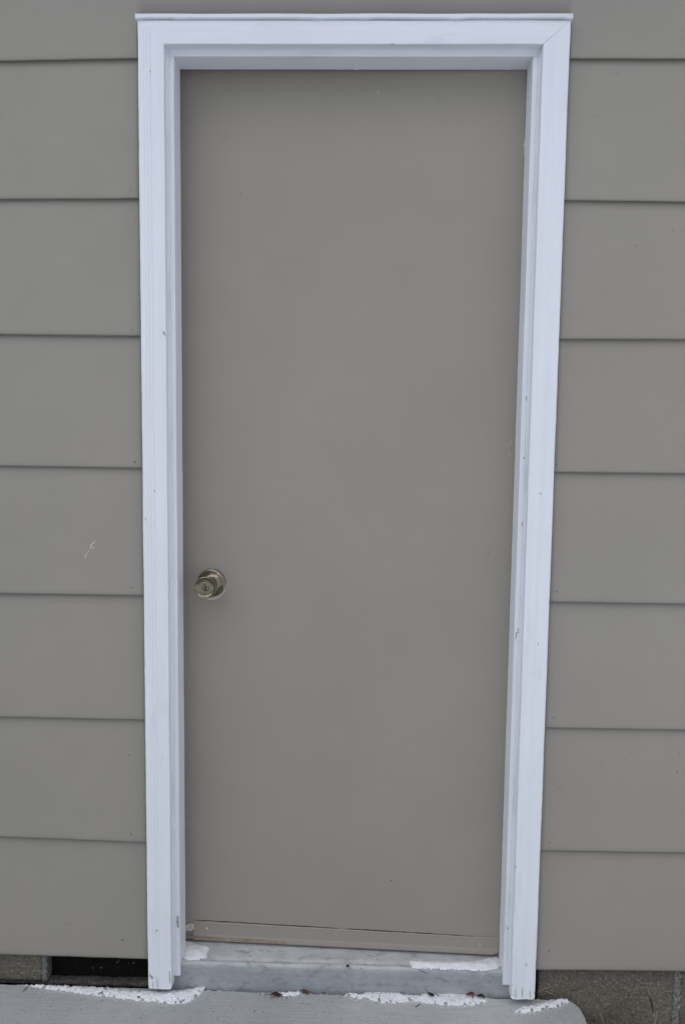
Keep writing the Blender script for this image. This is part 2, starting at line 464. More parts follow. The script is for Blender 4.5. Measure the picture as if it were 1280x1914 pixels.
# ------------------------------------------------------------------ foundation
YF = .012
fd = bmesh.new()
xa = at_y(80, 1810, YF).x; xb = at_y(88.5, 1810, YF).x
bm_box(fd, (-XW, YF+.028, -.25), (-.4045, .24, .1115)); bm_box(fd, (.4045, YF+.028, -.25), (XW, .24, .1115)); bm_box(fd, (-.4043, .06, -.25), (.4043, .24, .085))                 # core behind the blocks
foundation = from_bm('foundation', fd, M_CORE, house)
tag(foundation, 'near-black recess where a block is missing')
ZB0, ZB1 = -.092, .108
def blk(x0, x1, z0=ZB0, z1=ZB1, y0=YF, y1=.19):
    return rough_block('concrete_block', (x0, y0, z0), (x1, y1, z1), M_BLOCK, foundation, .004, .0022, .005, 90)
XJ = at_y(1264, 1860, YF).x
blk(.446, XJ-.0065); blk(XJ+.0065, XJ+.40); blk(XJ+.413, XJ+.81)
blk(xa-.40, xa-.001, .0255); blk(xa-.81, xa-.413, .0255)
for k in range(4):
    blk(XJ+.823+.403*k, XJ+.823+.403*k+.39); blk(xa-.823-.403*k-.39, xa-.823-.403*k)
def mort(x0, x1, z0, z1, y0, y1=.19, mt=M_MORTAR):
    return rough_block('mortar_joint', (x0, y0, z0), (x1, y1, z1), mt, foundation, .003, .0022, .004, 120)
rough_block('mortar_joint', (XJ-.0085, YF-.0012, ZB0), (XJ+.0085, .19, ZB1-.002), M_MORTAR, foundation, .003, .0045, .004, 110)
mort(xa-.002, xb, .024, ZB1-.003, YF-.001)
mort(xa-.4135, xa-.3995, ZB0, ZB1-.003, YF+.003)
for xx in (XJ+.40, XJ+.81): mort(xx-.001, xx+.0135, ZB0, ZB1-.003, YF+.003)
rough_block('mortar_joint', (-1.0, YF+.004, .0125), (-.40, YF+.027, .0245), M_BED, foundation, .003, .0040, .005, 31)                         # lumpy bed joint at slab level
mort(.446, XW, -.12, ZB0-.0005, YF+.003)

# ------------------------------------------------------------------ door sill (cast concrete step under the door)
sv, sf = [], []
prof = [(.060, -.15), (.0005, -.15), (.0005, .0)]
prof += [(.0005 - .0008*t, .02+.058*t) for t in (0, .2, .4, .6, .8, 1)]
prof += [(.0004, .0835), (.0025, .0872), (.0065, .0885), (.0120, .0886), (.0134, .0870), (.0150, .0871), (.0164, .0887), (.03, .0890), (.05, .0896), (.08, .0902), (.12, .091), (.24, .091)]
nx = 180; X0, X1 = -.404, .404
for i in range(nx+1):
    x = X0+(X1-X0)*i/nx
    for k, (y, z) in enumerate(prof):
        n1 = noise.noise(Vector((x*14, y*40, z*40))); n2 = noise.noise(Vector((x*60, y*90, z*90+4)))
        dz = dy = 0
        if k > 1: dy = .0008*n1+.0006*n2
        if k > 8: dz = .0008*n1+.0007*n2
        if 8 <= k <= 11:
            c_ = max(0, noise.noise(Vector((x*32, 2, 2)))-.18); dz -= .006*c_; dy += .006*c_
        sv.append((x, y+dy, z+dz))
npf = len(prof)
for i in range(nx):
    for k in range(npf-1): sf.append((i*npf+k, (i+1)*npf+k, (i+1)*npf+k+1, i*npf+k+1))
sf.append(tuple(range(npf))[::-1]); sf.append(tuple(nx*npf+k for k in range(npf)))
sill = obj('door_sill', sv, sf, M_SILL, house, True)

# ------------------------------------------------------------------ door frame
XI, XO = .3768, .4300; ZI, ZO = 2.0568, 2.1037; YC = -.030
fb = bmesh.new()
for s in (-1, 1):
    a, b = sorted((s*.3785, s*.4112)); bm_box(fb, (a, .0465, .092), (b, .105, 2.084))
bm_box(fb, (-.3784, .0468, 2.062), (.3784, .1045, 2.0835))
frame = from_bm('door_frame', fb, M_WHITEZ, house)
tag(frame, 'white painted wooden door frame with chipped feet')
CP = [(0, -.0005), (0, -.0284), (.0006, -.0296), (.0018, -.0301), (.012, -.0303), (.0262, -.0300), (.0268, -.0291), (.0276, -.0291), (.0284, -.0299),
      (.0330, -.0299), (.0336, -.0290), (.0346, -.0290), (.0352, -.0298), (.0395, -.0297), (.0400, -.0291), (.0408, -.0291), (.0414, -.0296),
      (.0500, -.0293), (.0518, -.0286), (.0530, -.0268), (.0532, -.0005)]
def side_casing(s):
    vs, fs = [], []
    zb = .0468; npr = len(CP); rows = 150
    gd = [1.0 if s < 0 else .45]*npr
    for j in range(rows+1):
        t = j/rows; t = t**1.5 if j < rows else 1
        for k, (u, y) in enumerate(CP):
            ztop = ZI+u*(ZO-ZI)/.0532
            z = zb+(ztop-zb)*t
            if s > 0 and y > -.0295 and 5 < k < 17: y = y-(y+.0299)*.6
            yy = y + (.0005*noise.noise(Vector((u*60, z*6, s*9)))) if y < -.02 else y
            x = XI+u
            x += .0006*noise.noise(Vector((s*5, z*7, u*20)))
            if k in (1, 2, 3, 17, 18, 19): x += .0005*noise.noise(Vector((k*.1+s*3, z*55, 1))); 
            if z < .15 and k in (1, 2, 3, 18, 19):      # chewed arrises near the foot
                cc = max(0, noise.noise(Vector((k//10*3.3+s, z*85, 3)))-.05)*(1-z/.16); x += cc*.006*(1 if k < 5 else -1); yy += cc*.004
            if j == 0:
                z += .0016*noise.noise(Vector((u*190, s*4, 7))) + (.0025 if k in (1, 2, 18, 19) else 0)
            if j == 1: z += .0012
            vs.append((s*x, yy, z))
    for j in range(rows):
        for k in range(npr-1): fs.append((j*npr+k, j*npr+k+1, (j+1)*npr+k+1, (j+1)*npr+k))
        fs.append((j*npr+npr-1, j*npr, (j+1)*npr, (j+1)*npr+npr-1))
    fs.append(tuple(range(npr))); fs.append(tuple(rows*npr+k for k in range(npr))[::-1])
    if s > 0: fs = [f[::-1] for f in fs]
    o = obj('casing_board', vs, fs, M_WHITEZ, frame)
    bmm = bmesh.new(); bmm.from_mesh(o.data); bmesh.ops.recalc_face_normals(bmm, faces=bmm.faces); bmm.to_mesh(o.data); bmm.free()
    return o
side_casing(-1); side_casing(1)
def head_casing():
    vs, fs = [], []; npr = len(CP); rows = 110
    for j in range(rows+1):
        t = j/rows
        for k, (u, y) in enumerate(CP):
            hw = XI+u; x = -hw+.00006+(2*hw-.00036)*t
            z = ZI+u*(ZO-ZI)/.0532
            if y > -.0295 and 5 < k < 13: y = y-(y+.0299)*.9
            elif y > -.0295 and 12 < k < 17: y = y-(y+.0299)*.45
            yy = y+.0005*noise.noise(Vector((x*6, u*60, 4))) if y < -.02 else y
            z += .0009*noise.noise(Vector((x*5, 3, 3)))+(.0005*noise.noise(Vector((x*50, k, 1))) if k < 4 else 0)
            vs.append((x, yy, z))
    for j in range(rows):
        for k in range(npr-1): fs.append((j*npr+k, j*npr+k+1, (j+1)*npr+k+1, (j+1)*npr+k))
        fs.append((j*npr+npr-1, j*npr, (j+1)*npr, (j+1)*npr+npr-1))
    fs.append(tuple(range(npr))); fs.append(tuple(rows*npr+k for k in range(npr))[::-1])
    o = obj('casing_board', vs, fs, M_WHITEX, frame)
    bmm = bmesh.new(); bmm.from_mesh(o.data); bmesh.ops.recalc_face_normals(bmm, faces=bmm.faces); bmm.to_mesh(o.data); bmm.free()
head_casing()
# drip cap: thin strip along the top with a ragged, paint-clogged lower edge
vs, fs = [], []; rows = 170
for j in range(rows+1):
    x = -.4325+.865*j/rows
    n1 = noise.noise(Vector((x*9, 0, 0))); n2 = noise.noise(Vector((x*45, 0, 2))); n3 = noise.noise(Vector((x*22, 5, 0)))
    zl = 2.1042+.0008*n1+max(0, n3-.1)*-.003; zh = 2.1128+.0008*n1+.0005*n2; yf = -.0345+.0008*n2
    for y, z in ((-.004, zl), (yf+.0015, zl), (yf, zl+.0015), (yf, zh-.0012), (yf+.0015, zh), (-.004, zh+.0012)): vs.append((x, y, z))
for j in range(rows):
    for k in range(6): fs.append((j*6+k, j*6+(k+1) % 6, (j+1)*6+(k+1) % 6, (j+1)*6+k))
fs.append(tuple(range(6))); fs.append(tuple(rows*6+k for k in range(6))[::-1])
o = obj('drip_cap', vs, fs, M_WHITEX, frame)
bmm = bmesh.new(); bmm.from_mesh(o.data); bmesh.ops.recalc_face_normals(bmm, faces=bmm.faces); bmm.to_mesh(o.data); bmm.free()
# jamb boards (the inner step that the door closes against)
XS, YJ0, YJ1, ZS = .3622, -.0090, .0460, 2.0440
def jamb(s):
    vs, fs = [], []; rows = 120
    P = [(XI+.02, YJ0+.0005), (XS+.0018, YJ0), (XS+.0004, YJ0+.0006), (XS, YJ0+.002), (XS, YJ1-.001), (XS+.0008, YJ1), (XI+.02, YJ1)]
    for j in range(rows+1):
        z = .0640+(ZS-.0004-.0640)*(j/rows)**1.4
        for k, (x, y) in enumerate(P):
            xx = x+.0006*noise.noise(Vector((s*8, z*6, 2)))
            if 1 <= k <= 3: xx += .0003*noise.noise(Vector((s*8, z*60, 6)))
            if k in (4, 5): xx += -.0006*max(0, noise.noise(Vector((s*3, z*45, 9)))-.25)*3
            vs.append((s*xx, y, z+(.0012*noise.noise(Vector((x*200, y*200, 1))) if j == 0 else 0)))
    n = len(P)
    for j in range(rows):
        for k in range(n): fs.append((j*n+k, j*n+(k+1) % n, (j+1)*n+(k+1) % n, (j+1)*n+k))
    fs.append(tuple(range(n))); fs.append(tuple(rows*n+k for k in range(n))[::-1])
    o = obj('jamb_board', vs, fs, M_WHITEZ, frame)
    bmm = bmesh.new(); bmm.from_mesh(o.data); bmesh.ops.recalc_face_normals(bmm, faces=bmm.faces); bmm.to_mesh(o.data); bmm.free()
jamb(-1); jamb(1)
vs, fs = [], []; rows = 110
P = [(ZI+.02, YJ0+.0007), (ZS+.0018, YJ0+.0002), (ZS+.0004, YJ0+.0008), (ZS, YJ0+.0022), (ZS, YJ1-.001), (ZS+.0008, YJ1+.0002), (ZI+.02, YJ1+.0002)]
for j in range(rows+1):
    x = -(XI+.018)+2*(XI+.018)*j/rows
    for k, (z, y) in enumerate(P):
        zz = z+.0007*noise.noise(Vector((x*5, 1, 2)))
        if k in (4, 5): zz -= .0022*max(0, noise.noise(Vector((x*60, 3, 9)))-.22)*(1 if x > 0 else .4)
        vs.append((x, y, zz))
for j in range(rows):
    for k in range(7): fs.append((j*7+k, j*7+(k+1) % 7, (j+1)*7+(k+1) % 7, (j+1)*7+k))
fs.append(tuple(range(7))); fs.append(tuple(rows*7+k for k in range(7))[::-1])
o = obj('jamb_board', vs, fs, M_WHITEX, frame)
bmm = bmesh.new(); bmm.from_mesh(o.data); bmesh.ops.recalc_face_normals(bmm, faces=bmm.faces); bmm.to_mesh(o.data); bmm.free()
# caulk beads where casing and jamb meet
def caulk(s):
    vs, fs = [], []; rows = 160
    for j in range(rows+1):
        t = j/rows; z = .068+(ZI-.068)*t
        wv = 1+.35*noise.noise(Vector((s*2, z*11, 0)))+.25*noise.noise(Vector((s*2, z*60, 4)))
        lo = 1-.65*max(0, noise.noise(Vector((s*2, z*8, 14))))*(1 if z < 1.0 else .4)
        a = .0058*wv*lo; d = .0060*wv*lo
        for x, y in ((XI+.001, YJ0-d-.0004), (XI-.0002, YJ0-d), (XI-a*.38, YJ0-d*.42), (XI-a*.75, YJ0-d*.14), (XI-a, YJ0+.0003), (XI+.001, YJ0+.0006)): vs.append((s*x, y, z))
    for j in range(rows):
        for k in range(5): fs.append((j*6+k, j*6+k+1, (j+1)*6+k+1, (j+1)*6+k))
    o = obj('caulk_bead', vs, fs, M_CAULK, frame, True)
    bmm = bmesh.new(); bmm.from_mesh(o.data); bmesh.ops.recalc_face_normals(bmm, faces=bmm.faces); bmm.to_mesh(o.data); bmm.free()
caulk(-1); caulk(1)

# marks on the frame: open cracks and bare chips with shapes of their own
on_jamb = lambda px, py: at_y(px, py, YJ0-.0002)
on_case = lambda px, py: at_y(px, py, YC-.0004)
M_CRACK = plain('open_crack_grime', (.17, .17, .165), .9)
M_CHIP = plain('bare_grey_wood', (.36, .355, .345), .85)
for p0, p1, w, sd_ in (((315.5, 592), (316.3, 603), 1.6, 11), ((321, 1398), (322.5, 1413), 3.2, 12), ((323, 1500), (321.5, 1540), 1.3, 13), ((322, 1545), (321.5, 1600), 1.2, 14),
                  ((321.7, 1610), (322, 1655), 1.7, 15), ((322.5, 1690), (323.6, 1755), 1.8, 16), ((324, 1775), (324.3, 1800), 1.4, 17), ((321.8, 1268), (322.4, 1273), 2.2, 18),
                  ((986, 712), (985, 720), 1.8, 19), ((984, 741), (983.5, 749), 2.2, 20), ((979.5, 854), (979.6, 858), 2.4, 21), ((975.6, 976), (975, 982), 1.5, 22),
                  ((964.5, 1182), (962.7, 1196), 1.3, 23), ((968.5, 1175), (967.5, 1178), 2.2, 24), ((971.5, 1181), (964.5, 1183), 1.2, 25)):
    flake('crack', streak(p0, p1, w, 6, sd_), M_CRACK, frame, on_jamb, .0004)
for pix in ([(331, 1712), (334.5, 1713), (335, 1733), (332, 1734), (330, 1724)], ):
    flake('paint_chip', pix, M_CHIP, frame, on_jamb, .0004)
for p0, p1, w, sd_ in (((305, 619), (309, 627), 5, 31), ((280, 1821), (286, 1829), 5, 32), ((291, 1740), (295, 1739), 2, 33), ((1009, 921), (1010, 924), 2.6, 34), ((963, 1618), (964, 1623), 2.6, 35),
                  ((984, 1801), (983, 1806), 2, 36), ((728, 82.5), (739, 83.5), 3.2, 37), ((280, 132), (282, 134), 2, 38), ((272, 968), (273, 972), 2.2, 39), ((288.5, 916), (290, 919), 1.8, 40),
                  ((963, 1848), (963.5, 1864), 1.2, 41), ((976, 1846), (975, 1865), 1.4, 42), ((990, 1850), (990.5, 1866), 1.2, 43), ((285, 1836), (285.5, 1848), 1.2, 44), ((294, 1830), (295, 1848), 1.3, 45), ((317, 1815), (318, 1840), 1.6, 46)):
    flake('paint_chip', streak(p0, p1, w, 5, sd_), M_CHIP, frame, on_case, .0004)

# ------------------------------------------------------------------ door, standing a touch ajar (the knob side is pushed in)
HX, HY, ANG = .3725, .0465, -.0352
door = None
DM = Matrix.Translation((HX, HY, 0)) @ Matrix.Rotation(ANG, 4, 'Z'); DI = DM.inverted(); DN = DM.to_3x3() @ Vector((0, -1, 0))
def on_door(px, py, off=0.0): return DI @ on_plane(px, py, Vector((HX, HY, 0))+DN*off, DN)
ZD0, ZD1, DW = .0955, 2.060, .747
vs, fs = [], []; nx, nz = 30, 60
bmd = bmesh.new(); g = []
for j in range(nz+1):
    row = []
    for i in range(nx+1):
        x = -DW*i/nx; z = ZD0+(ZD1-ZD0)*j/nz
        y = .0012*noise.noise(Vector((x*2.5, z*1.8, 3))); ed = min(i, nx-i, j, nz-j)
        row.append(bmd.verts.new((x, y if ed else .0012, z)))
    g.append(row)
for j in range(nz):
    for i in range(nx): bmd.faces.new((g[j][i], g[j+1][i], g[j+1][i+1], g[j][i+1]))
r = bmesh.ops.extrude_face_region(bmd, geom=bmd.faces[:])
for e in r['geom']:
    if isinstance(e, bmesh.types.BMVert): e.co.y = .0435
door = from_bm('door', bmd, M_DOOR, house, True)
tag(door, 'plain flush taupe door, slightly ajar at the knob side')
door.location = (HX, HY, 0); door.rotation_euler = (0, 0, ANG)
if hasattr(door.data, 'set_sharp_from_angle'): door.data.set_sharp_from_angle(angle=radians(35))
# sweep strip
pl, pr_ = on_door(362, 1722, .002), on_door(927, 1753.5, .002)
bl, br = on_door(347, 1756, .003), on_door(928, 1785.5, .003)
bm = bmesh.new(); cols = 60
ring = []
xl, xr_ = pl.x, br.x+.003
for i in range(cols+1):
    t = i/cols; x = xl+(xr_-xl)*t
    zt = pl.z+(pr_.z-pl.z)*t; zb = max(.0925, bl.z+(br.z-bl.z)*t)
    wob = .0004*noise.noise(Vector((x*16, 0, 8)))
    if t > .985: zb += .007*((t-.985)/.015)**2
    prf = [(.001, zt-.0005), (-.0016, zt+wob), (-.0022, zt-.0006+wob), (-.0026, zt-.0030), (-.0022, zt-.0042), (-.0024, zb+.0145), (-.0030, zb+.0125), (-.0034, zb+.0105), (-.0042, zb+.0030), (-.0038, zb+.0008), (-.003, zb), (.001, zb+.0002)]
    ring.append([bm.verts.new((x, y, z)) for y, z in prf])
for a, b in zip(ring, ring[1:]):
    for k in range(len(a)): bm.faces.new((a[k], a[(k+1) % len(a)], b[(k+1) % len(a)], b[k]))
bm.faces.new(ring[0]); bm.faces.new(ring[-1][::-1])
sweep = from_bm('door_sweep', bm, M_DOOR, door)
for px, py in ((387, 1735.5), (627.5, 1748), (895.5, 1765.5)):
    p = on_door(px, py, .002)
    bm = bmesh.new()
    prof = [(0, -.0020), (.0012, -.0019), (.0022, -.0013), (.0031, .0), (.0031, .003)]
    rings = []
    for rr_, y in prof[1:]: rings.append([bm.verts.new((rr_*cos(2*pi*i/12), y, rr_*sin(2*pi*i/12))) for i in range(12)])
    for a, b in zip(rings, rings[1:]):
        for i in range(12): bm.faces.new((a[i], a[(i+1) % 12], b[(i+1) % 12], b[i]))
    bm.faces.new(rings[0])
    o = from_bm('screw', bm, M_SCREW if px < 500 else M_DOOR, door); o.location = (p.x, -.0024, p.z)
    if px > 500: flake('paint_chip', streak((px-2, py+3), (px+3, py+1), 2.2, 4, int(px)), M_BARE, door, lambda a, b: DM @ on_door(a, b, .0034), .0004, 0, DI)
# splintered wood at the sweep's short end and along its worn lower lip
flake('wood_splinter', [(346, 1730), (352, 1727), (362, 1726), (363, 1736), (357, 1739), (347, 1739)], M_BARE, door, lambda a, b: DM @ on_door(a, b, .002), .0015, 0, DI)
for we in ([(350, 1749), (375, 1749.8), (402, 1752), (420, 1753.4), (424, 1756.6), (400, 1754.6), (350, 1752.6)], [(430, 1753.6), (455, 1754.2), (492, 1757), (520, 1759.6), (537, 1762), (530, 1764), (500, 1762.6), (470, 1760.6), (432, 1757)]): flake('worn_edge', we, M_WOOD, door, lambda a, b: DM @ on_door(a, b, .0044), .0006, 0, DI)
for p0, p1, w_, sd_ in (((364, 1719.5), (480, 1726.2), 1.6, 71), ((470, 1725.8), (632, 1735.2), 1.4, 72), ((645, 1736), (760, 1742.6), 1.7, 73), ((752, 1742.4), (884, 1750.2), 1.9, 74)):
    flake('crack', streak(p0, p1, w_, 14, sd_), M_SEED, door, lambda a, b: DM @ on_door(a, b, .0006), .0003, 0, DI)
# scuffs and specks on the door face
od = lambda a, b: DM @ on_door(a, b, .0004)
rs = random.Random(5)
for k in range(26):
    px = 956-abs(rs.gauss(0, 4.5)); py = rs.gauss(833, 14); px -= (py-833)*.04
    L_ = rs.uniform(.8, 3.0)
    flake('paint_scuff', streak((px, py), (px+rs.uniform(-.8, .8), py+L_), rs.uniform(.6, 1.5), 3, k), M_BARE, door, od, .0004, 0, DI)
for pix in ([(979.5, 262), (983, 262), (982.5, 292), (978.5, 292), (979, 280), (977.5, 272)], [(977, 340), (980, 341), (979.5, 349), (977, 348)]):
    flake('paint_chip', pix, M_BARE, door, od, .0006, 0, DI)
for px, py, w_ in ((707, 172, 3), (822, 189, 3), (569, 530, 2), (450, 362, 2), (731, 1646, 3), (913, 1034, 2.4), (596, 1180, 2)):
    flake('speck', streak((px-w_/2, py), (px+w_/2, py+rs.uniform(-1, 1)), w_*.7, 4, int(px)), M_NAIL if px != 707 else M_BARE, door, od, .0004, 0, DI)

# knob set
def lathe(name, prof, mat, loc, seg=56, parent=door):
    bm = bmesh.new(); rings = []
    for r_, h in prof:
        if r_ < 1e-6: rings.append([bm.verts.new((0, -h, 0))])
        else: rings.append([bm.verts.new((r_*cos(2*pi*i/seg), -h, r_*sin(2*pi*i/seg))) for i in range(seg)])
    for a, b in zip(rings, rings[1:]):
        for i in range(seg):
            if len(b) == 1: bm.faces.new((a[i], a[(i+1) % seg], b[0]))
            elif len(a) == 1: bm.faces.new((a[0], b[(i+1) % seg], b[i]))
            else: bm.faces.new((a[i], a[(i+1) % seg], b[(i+1) % seg], b[i]))
    o = from_bm(name, bm, mat, parent, True); o.location = loc
    if hasattr(o.data, 'set_sharp_from_angle'): o.data.set_sharp_from_angle(angle=radians(40))
    return o
kc = on_door(395.8, 1089.5, .002); KX, KZ = kc.x, kc.z
MM = .001
lathe('rosette_plate', [(.0, .0012), (.0335, .0012), (.0335, .0004), (.033, -.001)][::-1], M_BARE, (KX-.0008, -.0006, KZ-.0058))
lathe('rosette', [(32*MM, -.001), (32*MM, 2.0*MM), (31.4*MM, 3.0*MM), (30*MM, 3.4*MM), (28.6*MM, 4.6*MM), (25*MM, 9*MM), (21.5*MM, 13*MM), (18.5*MM, 15.4*MM), (16*MM, 16.4*MM), (15*MM, 16.6*MM), (14.6*MM, 14*MM)], M_METAL, (KX, -.0016, KZ))
lathe('knob', [(13.2*MM, 12*MM), (13.2*MM, 22*MM), (14.0*MM, 23.2*MM), (17.4*MM, 24.6*MM), (18.0*MM, 26*MM), (17.2*MM, 27.6*MM), (16.4*MM, 29.5*MM), (16.6*MM, 33*MM), (18.2*MM, 40*MM), (20.8*MM, 48*MM), (23.2*MM, 55*MM), (24.3*MM, 59*MM), (24.5*MM, 61*MM),
              (24.0*MM, 62.8*MM), (22.8*MM, 63.5*MM), (21.7*MM, 62.8*MM), (20.8*MM, 61.2*MM), (19.4*MM, 59.9*MM), (15*MM, 58.8*MM), (11*MM, 58.4*MM), (8.2*MM, 58.6*MM), (7.4*MM, 59.4*MM), (6.8*MM, 59.4*MM), (6.6*MM, 56*MM)], M_METAL, (KX, 0, KZ))
lathe('key_cylinder', [(6.3*MM, 50*MM), (6.3*MM, 58.7*MM), (5.9*MM, 59.2*MM), (0, 59.3*MM)], M_METAL, (KX, 0, KZ), 32)
bm = bmesh.new(); bmesh.ops.create_circle(bm, cap_ends=True, segments=16, radius=.0027)
for v in bm.verts:
    v.co = Vector((v.co.x, 0, v.co.y+.0006))
f0 = bm.faces[:]; bmesh.ops.extrude_face_region(bm, geom=f0)
bm_box(bm, (-.0014, -.0003, -.0050), (.0014, .0002, .0006))
for v in bm.verts: pass
o = from_bm('keyway', bm, M_BLACK, door); o.location = (KX, -.05945, KZ)

# ------------------------------------------------------------------ snow left on the step
SNOWP = []
def snow(name, pix, zp, thick, label, mat, cell=.0016, fall=.006, ragged=.004, seed=0, grain=.0024):
    poly = [at_z(px, py, zp) for px, py in pix]; P2 = [(p.x, p.y) for p in poly]
    for _ in range(2): P2 = [q for (a, b) in zip(P2, P2[1:]+P2[:1]) for q in ((a[0]*.75+b[0]*.25, a[1]*.75+b[1]*.25), (a[0]*.25+b[0]*.75, a[1]*.25+b[1]*.75))]
    cx = sum(p[0] for p in P2)/len(P2); cy = sum(p[1] for p in P2)/len(P2)
    def sdist(x, y):
        ins = False; dm = 9
        for (xa, ya), (xb, yb) in zip(P2, P2[1:]+P2[:1]):
            if (ya > y) != (yb > y) and x < (xb-xa)*(y-ya)/(yb-ya)+xa: ins = not ins
            L2 = (xb-xa)**2+(yb-ya)**2; t = max(0, min(1, ((x-xa)*(xb-xa)+(y-ya)*(yb-ya))/L2)) if L2 else 0
            dm = min(dm, math.hypot(x-xa-t*(xb-xa), y-ya-t*(yb-ya)))
        return dm if ins else -dm
    x0, x1 = min(p[0] for p in P2)-.006, max(p[0] for p in P2)+.006; y0, y1 = min(p[1] for p in P2)-.006, max(p[1] for p in P2)+.006
    SNOWP.append((P2, zp, len(P2)))
    nx, ny = int((x1-x0)/cell)+1, int((y1-y0)/cell)+1; idx = {}; vs = []; fs = []
    for j in range(ny+1):
        for i in range(nx+1):
            x, y = x0+i*cell, y0+j*cell; v3 = Vector((x, y, seed))
            d = sdist(x, y) + ragged*(noise.noise(v3*70)*.8+noise.noise(v3*210)*.6+noise.noise(v3*480)*.35)
            if grain > .001: d -= max(0, noise.noise(v3*120+Vector((3, 3, 3)))-.15)*.022*(1.0 if d < .008 else .5)
            if d < -cell: continue
            dd = max(0, d)
            h = thick*(1-exp(-dd/fall))*(.75+.5*noise.noise(v3*55)) + (grain*(noise.noise(v3*260)+.6*noise.noise(v3*520))*min(1, dd/.002))
            idx[i, j] = len(vs); vs.append((x-cx, y-cy, max(-.0008, h) if d > 0 else -.001))
    for (i, j) in list(idx):
        k = [(i, j), (i+1, j), (i+1, j+1), (i, j+1)]
        if all(q in idx for q in k): fs.append(tuple(idx[q] for q in k))
    o = obj(name, vs, fs, mat, None, True); o.location = (cx, cy, zp+.0003)
    return tag(o, label, 'snow', 'snow left around the door step')
ZSL = Z_SLAB
snow('snow_patch', [(40, 1840), (95, 1842), (150, 1844), (210, 1848), (270, 1853), (330, 1854), (360, 1848), (386, 1842), (383, 1850), (362, 1868), (345, 1876), (318, 1877), (280, 1872), (235, 1868), (190, 1862), (150, 1858), (110, 1852), (70, 1846)],
     ZSL, .0075, 'long crusty ridge of snow on the stoop below the dark foundation gap', M_SNOW, seed=1)
snow('snow_patch', [(338, 1757), (362, 1762), (376, 1767), (392, 1768), (388, 1780), (385, 1792), (362, 1794), (346, 1794), (338, 1786)],
     .0895, .010, 'small smooth lump of snow on the sill in the corner on the knob side', M_SNOW2, fall=.011, ragged=.004, seed=2, grain=.0003)
snow('snow_patch', [(762, 1795), (790, 1796), (840, 1797), (885, 1797), (915, 1790), (931, 1786), (938, 1808), (915, 1815), (860, 1813), (800, 1811), (772, 1810), (766, 1802)],
     .0892, .010, 'smooth strip of snow on the sill under the hinge side of the door', M_SNOW2, fall=.012, ragged=.0045, seed=3, grain=.0003)
snow('snow_patch', [(515, 1855), (540, 1853), (562, 1853), (566, 1859), (545, 1862), (522, 1861)], ZSL, .0045, 'tiny patch of snow between two dead leaves at the step riser', M_SNOW, seed=4)
snow('snow_patch', [(640, 1860), (665, 1857), (700, 1855), (735, 1854), (765, 1860), (790, 1862), (772, 1872), (740, 1876), (715, 1876), (690, 1868), (655, 1865)], ZSL, .005, 'thin specked snow along the riser below the middle of the sill', M_SNOW, seed=5, ragged=.006)
snow('snow_patch', [(768, 1866), (790, 1858), (825, 1858), (850, 1857), (880, 1860), (912, 1866), (905, 1876), (870, 1880), (840, 1880), (805, 1876), (775, 1874)], ZSL, .0055, 'crumbly snow with dark leaves stuck in it at the step riser', M_SNOW, seed=6, ragged=.005)
snow('snow_patch', [(958, 1889), (985, 1881), (1010, 1876), (1030, 1868), (1058, 1867), (1064, 1873), (1050, 1881), (1020, 1888), (990, 1892), (966, 1894)], ZSL, .0055, 'snow patch on the rounded end of the stoop beside the casing foot', M_SNOW, seed=7, ragged=.005)

# ------------------------------------------------------------------ dead leaves, stalks, crumbs
def leaf(px, py, L, W, yaw, curl, tilt, mat, label, zp=ZSL, lift=.004, stem=True, seed=0):
    L *= 1.1; W *= 1.0; p = at_z(px, py, zp); bm = bmesh.new(); nu, nv = 10, 6; g = []
    for i in range(nu+1):
        t = i/nu; w_ = W*math.sin(pi*min(1, .04+.93*t))**.8*(1+.25*noise.noise(Vector((t*6, seed, 0)))); row = []
        for j in range(nv+1):
            s = (j/nv-.5)*2; a = s*curl
            x = (t-.5)*L; y = w_/2*sin(a)/max(.3, curl) if curl else w_/2*s
            z = w_/2*(1-cos(a))/max(.3, curl)*1.2 + .12*L*math.sin(t*pi*1.5+seed) + .0012*noise.noise(Vector((t*9, s*3, seed)))
            row.append(bm.verts.new((x, y*(1+.2*noise.noise(Vector((t*14, s, seed)))), z)))
        g.append(row)
    for i in range(nu):
        for j in range(nv): bm.faces.new((g[i][j], g[i+1][j], g[i+1][j+1], g[i][j+1]))
    r = bmesh.ops.solidify(bm, geom=bm.faces[:], thickness=.0005)
    o = from_bm('dead_leaf', bm, mat, None, True)
    o.location = (p.x, p.y, zp+lift); o.rotation_euler = (tilt, .1, yaw)
    tag(o, label, 'leaf', 'dead leaves along the step')
    if stem:
        bm = bmesh.new(); tube(bm, [(-L*.46, 0, .0005), (-L*.7, .002, .0015), (-L*.95, .005, .001)], [.0006, .0005, .0004], 5)
        from_bm('stem', bm, M_SEED, o)
        if seed == 1:
            for a_, l_ in ((2.6, .020), (3.6, .016), (-.3, .022), (.5, .014)):
                bm = bmesh.new(); e_ = Vector((cos(a_)*l_, sin(a_)*l_, -.002)); tube(bm, [Vector((0, 0, .001)), e_*.55+Vector((0, .001, .0025)), e_], [.0005, .00045, .0003], 5)
                from_bm('stem', bm, M_SEED, o)
    return o
leaf(517, 1863, .026, .015, .25, 1.9, .5, M_LEAFR, 'curled reddish dead leaf with a dark stem at the step riser', seed=1)
leaf(571, 1857, .017, .010, -.5, 1.5, .6, M_LEAFB, 'small orange brown dead leaf next to the tiny snow patch', stem=False, seed=2)
leaf(805, 1866, .016, .009, -.6, 1.2, .4, M_LEAFD, 'dark rotten leaf with a tan tip in the crumbly snow', lift=.0085, seed=3)
leaf(878, 1865, .018, .010, .15, 1.5, .5, M_LEAFB, 'brown dead leaf touching a blackened one in the snow', lift=.008, stem=False, seed=4)
